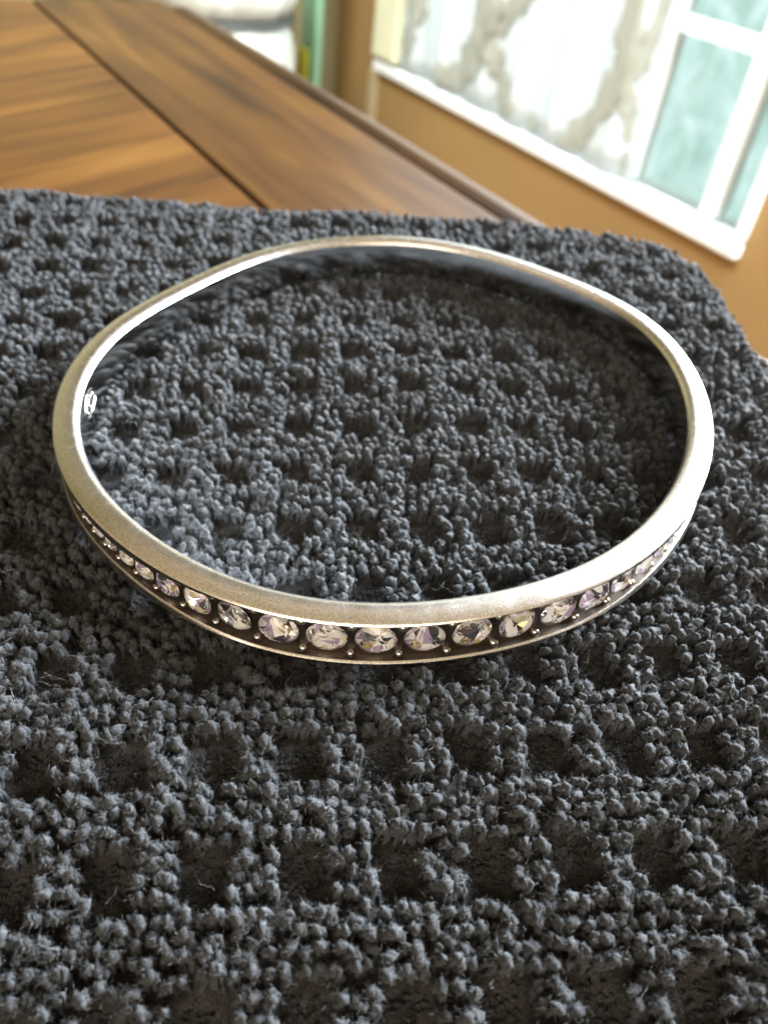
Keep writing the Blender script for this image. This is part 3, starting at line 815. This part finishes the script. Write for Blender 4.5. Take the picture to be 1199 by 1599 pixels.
# the loops that show largest are single parts, the rest of the pile is one mass
vis = (px > 5) & (px < 1194) & (py > 5) & (py < 1594) & (pz > 0)
o_ = ring_offset(LP[:, 0], LP[:, 1])
cand = np.where(vis & (LS == 1) & ((o_ > 3.5) | (o_ < -2)))[0]
big = cand[np.argsort(pz[cand])[:300]]
LMESH = []
for v, t, mi in CLOSE:
    LMESH.append(np_mesh('terry_loop', v * MM, tris=t, mats=[M_LOOP, M_FUZZ], mat_idx=mi))
for i in big:
    o = link('terry_loop', LMESH[var[i]], towel)
    M4 = Matrix.Identity(4)
    for r in range(3):
        for c in range(3): M4[r][c] = LM[i, r, c]
        M4[r][3] = LP[i, r] * MM
    o.matrix_local = M4
rest = np.ones(len(LP), bool); rest[big] = False
def mass(idx_mask, tmpl, base):
    V, T, Mi = [], [], []
    for k in range(NV):
        idx = np.where(idx_mask & (var == k))[0]
        if not len(idx): continue
        v, t, mi = tmpl[k]
        W_ = np.einsum('nij,vj->nvi', LM[idx], v) + LP[idx][:, None]
        V.append(W_.reshape(-1, 3)); T.append((t[None] + (np.arange(len(idx)) * len(v))[:, None, None]).reshape(-1, 3) + base); base += len(idx) * len(v)
        Mi.append(np.tile(mi, len(idx)))
    return np.concatenate(V), np.concatenate(T), np.concatenate(Mi), base
close = inside & (pz < 0.066) & (LS == 1); near = inside & (pz < 0.092) & ~close & (LS == 1); mid = inside & ~near & ~close & (LS == 1); mini = inside & (LS < 1)
V, T, Mi, b0 = [], [], [], 0
for msk, tm in ((rest & close, CLOSE), (rest & near, NEAR), (rest & mid, MID), (rest & mini, MINI), (rest & ~inside & (LS == 1), FAR)):
    v, t, mi, b0 = mass(msk, tm, b0); V.append(v); T.append(t); Mi.append(mi)
V, T, Mi = np.concatenate(V), np.concatenate(T), np.concatenate(Mi)
link('terry_pile', np_mesh('terry_pile', V * MM, tris=T, mats=[M_LOOP, M_FUZZ], mat_idx=Mi), towel, kind='stuff')
print('loops', len(LP), 'inside', inside.sum(), 'tris', len(T))

# short fuzz over the flat squares, and a few long stray fibres
n_ = 260000
xy = np.c_[rng.uniform(-80, 58, n_), rng.uniform(-70, 66, n_)]
xy = xy[ridge(xy[:, 0], xy[:, 1]) < 0.5]
P, nrm, d = towel_map(xy, 0)
pw = (P * MM) @ R_RING.T + RING_BASE; ax, ay, az = project(pw)
ok = (ax > -40) & (ax < 1240) & (ay > 220) & (ay < 1650) & (d < 14)
P, nrm = P[ok], nrm[ok]
n_ = len(P)
base = P + nrm * (GZ + rng.uniform(-0.05, 0.12, n_))[:, None]
dr = nrm * 0.45 + 0.7 * rng.standard_normal((n_, 3)); dr /= np.linalg.norm(dr, axis=1)[:, None]
dr = dr - np.minimum(0, np.sum(dr * nrm, 1))[:, None] * nrm * 1.6
L = rng.uniform(0.2, 0.55, n_)[:, None]; sd_ = np.cross(dr, rng.standard_normal((n_, 3))); sd_ /= np.linalg.norm(sd_, axis=1)[:, None]
wd = rng.uniform(0.03, 0.07, n_)[:, None]
cu = np.cross(dr, sd_) * L * rng.uniform(-.6, .6, n_)[:, None]
p1 = base + dr * L * .5 + cu * .5; p2 = base + dr * L
V = np.stack([base - sd_ * wd / 2, base + sd_ * wd / 2, p1 - sd_ * wd * .45, p1 + sd_ * wd * .45, p2], 1).reshape(-1, 3)
T = (np.array([[0, 1, 3], [0, 3, 2], [2, 3, 4]])[None] + (np.arange(n_) * 5)[:, None, None]).reshape(-1, 3)
link('ground_fuzz', np_mesh('ground_fuzz', V * MM, tris=T, mats=[M_LOOP]), towel, kind='stuff')
V, Q, b0 = [], [], 0
for _ in range(420):
    x, y = rng.uniform(-60, 45), rng.uniform(-62, 50)
    if -1 < ring_offset(np.array(x), np.array(y)) < 4.0: continue
    P, nrm, d = towel_map(np.array([[x, y]]))
    p = P[0] + nrm[0] * rng.uniform(0.0, 0.45); n_ = 9
    h0 = rng.uniform(0, 6.28); ln = rng.uniform(1.2, 3.6)
    pts = [p]; vz = rng.uniform(-.1, .5)
    for i in range(n_ - 1):
        h0 += rng.normal(0, 0.55); vz += rng.normal(0, .3) - 0.08
        pts.append(pts[-1] + np.array([math.cos(h0), math.sin(h0), vz]) * ln / n_)
    v, q = tube(np.array(pts), np.linspace(0.016, 0.010, n_), 3)
    V.append(v); Q.append(q + b0); b0 += len(v)
link('stray_fibres', np_mesh('stray_fibres', np.concatenate(V) * MM, quads=np.concatenate(Q), mats=[M_FIBRE]), towel, kind='stuff')
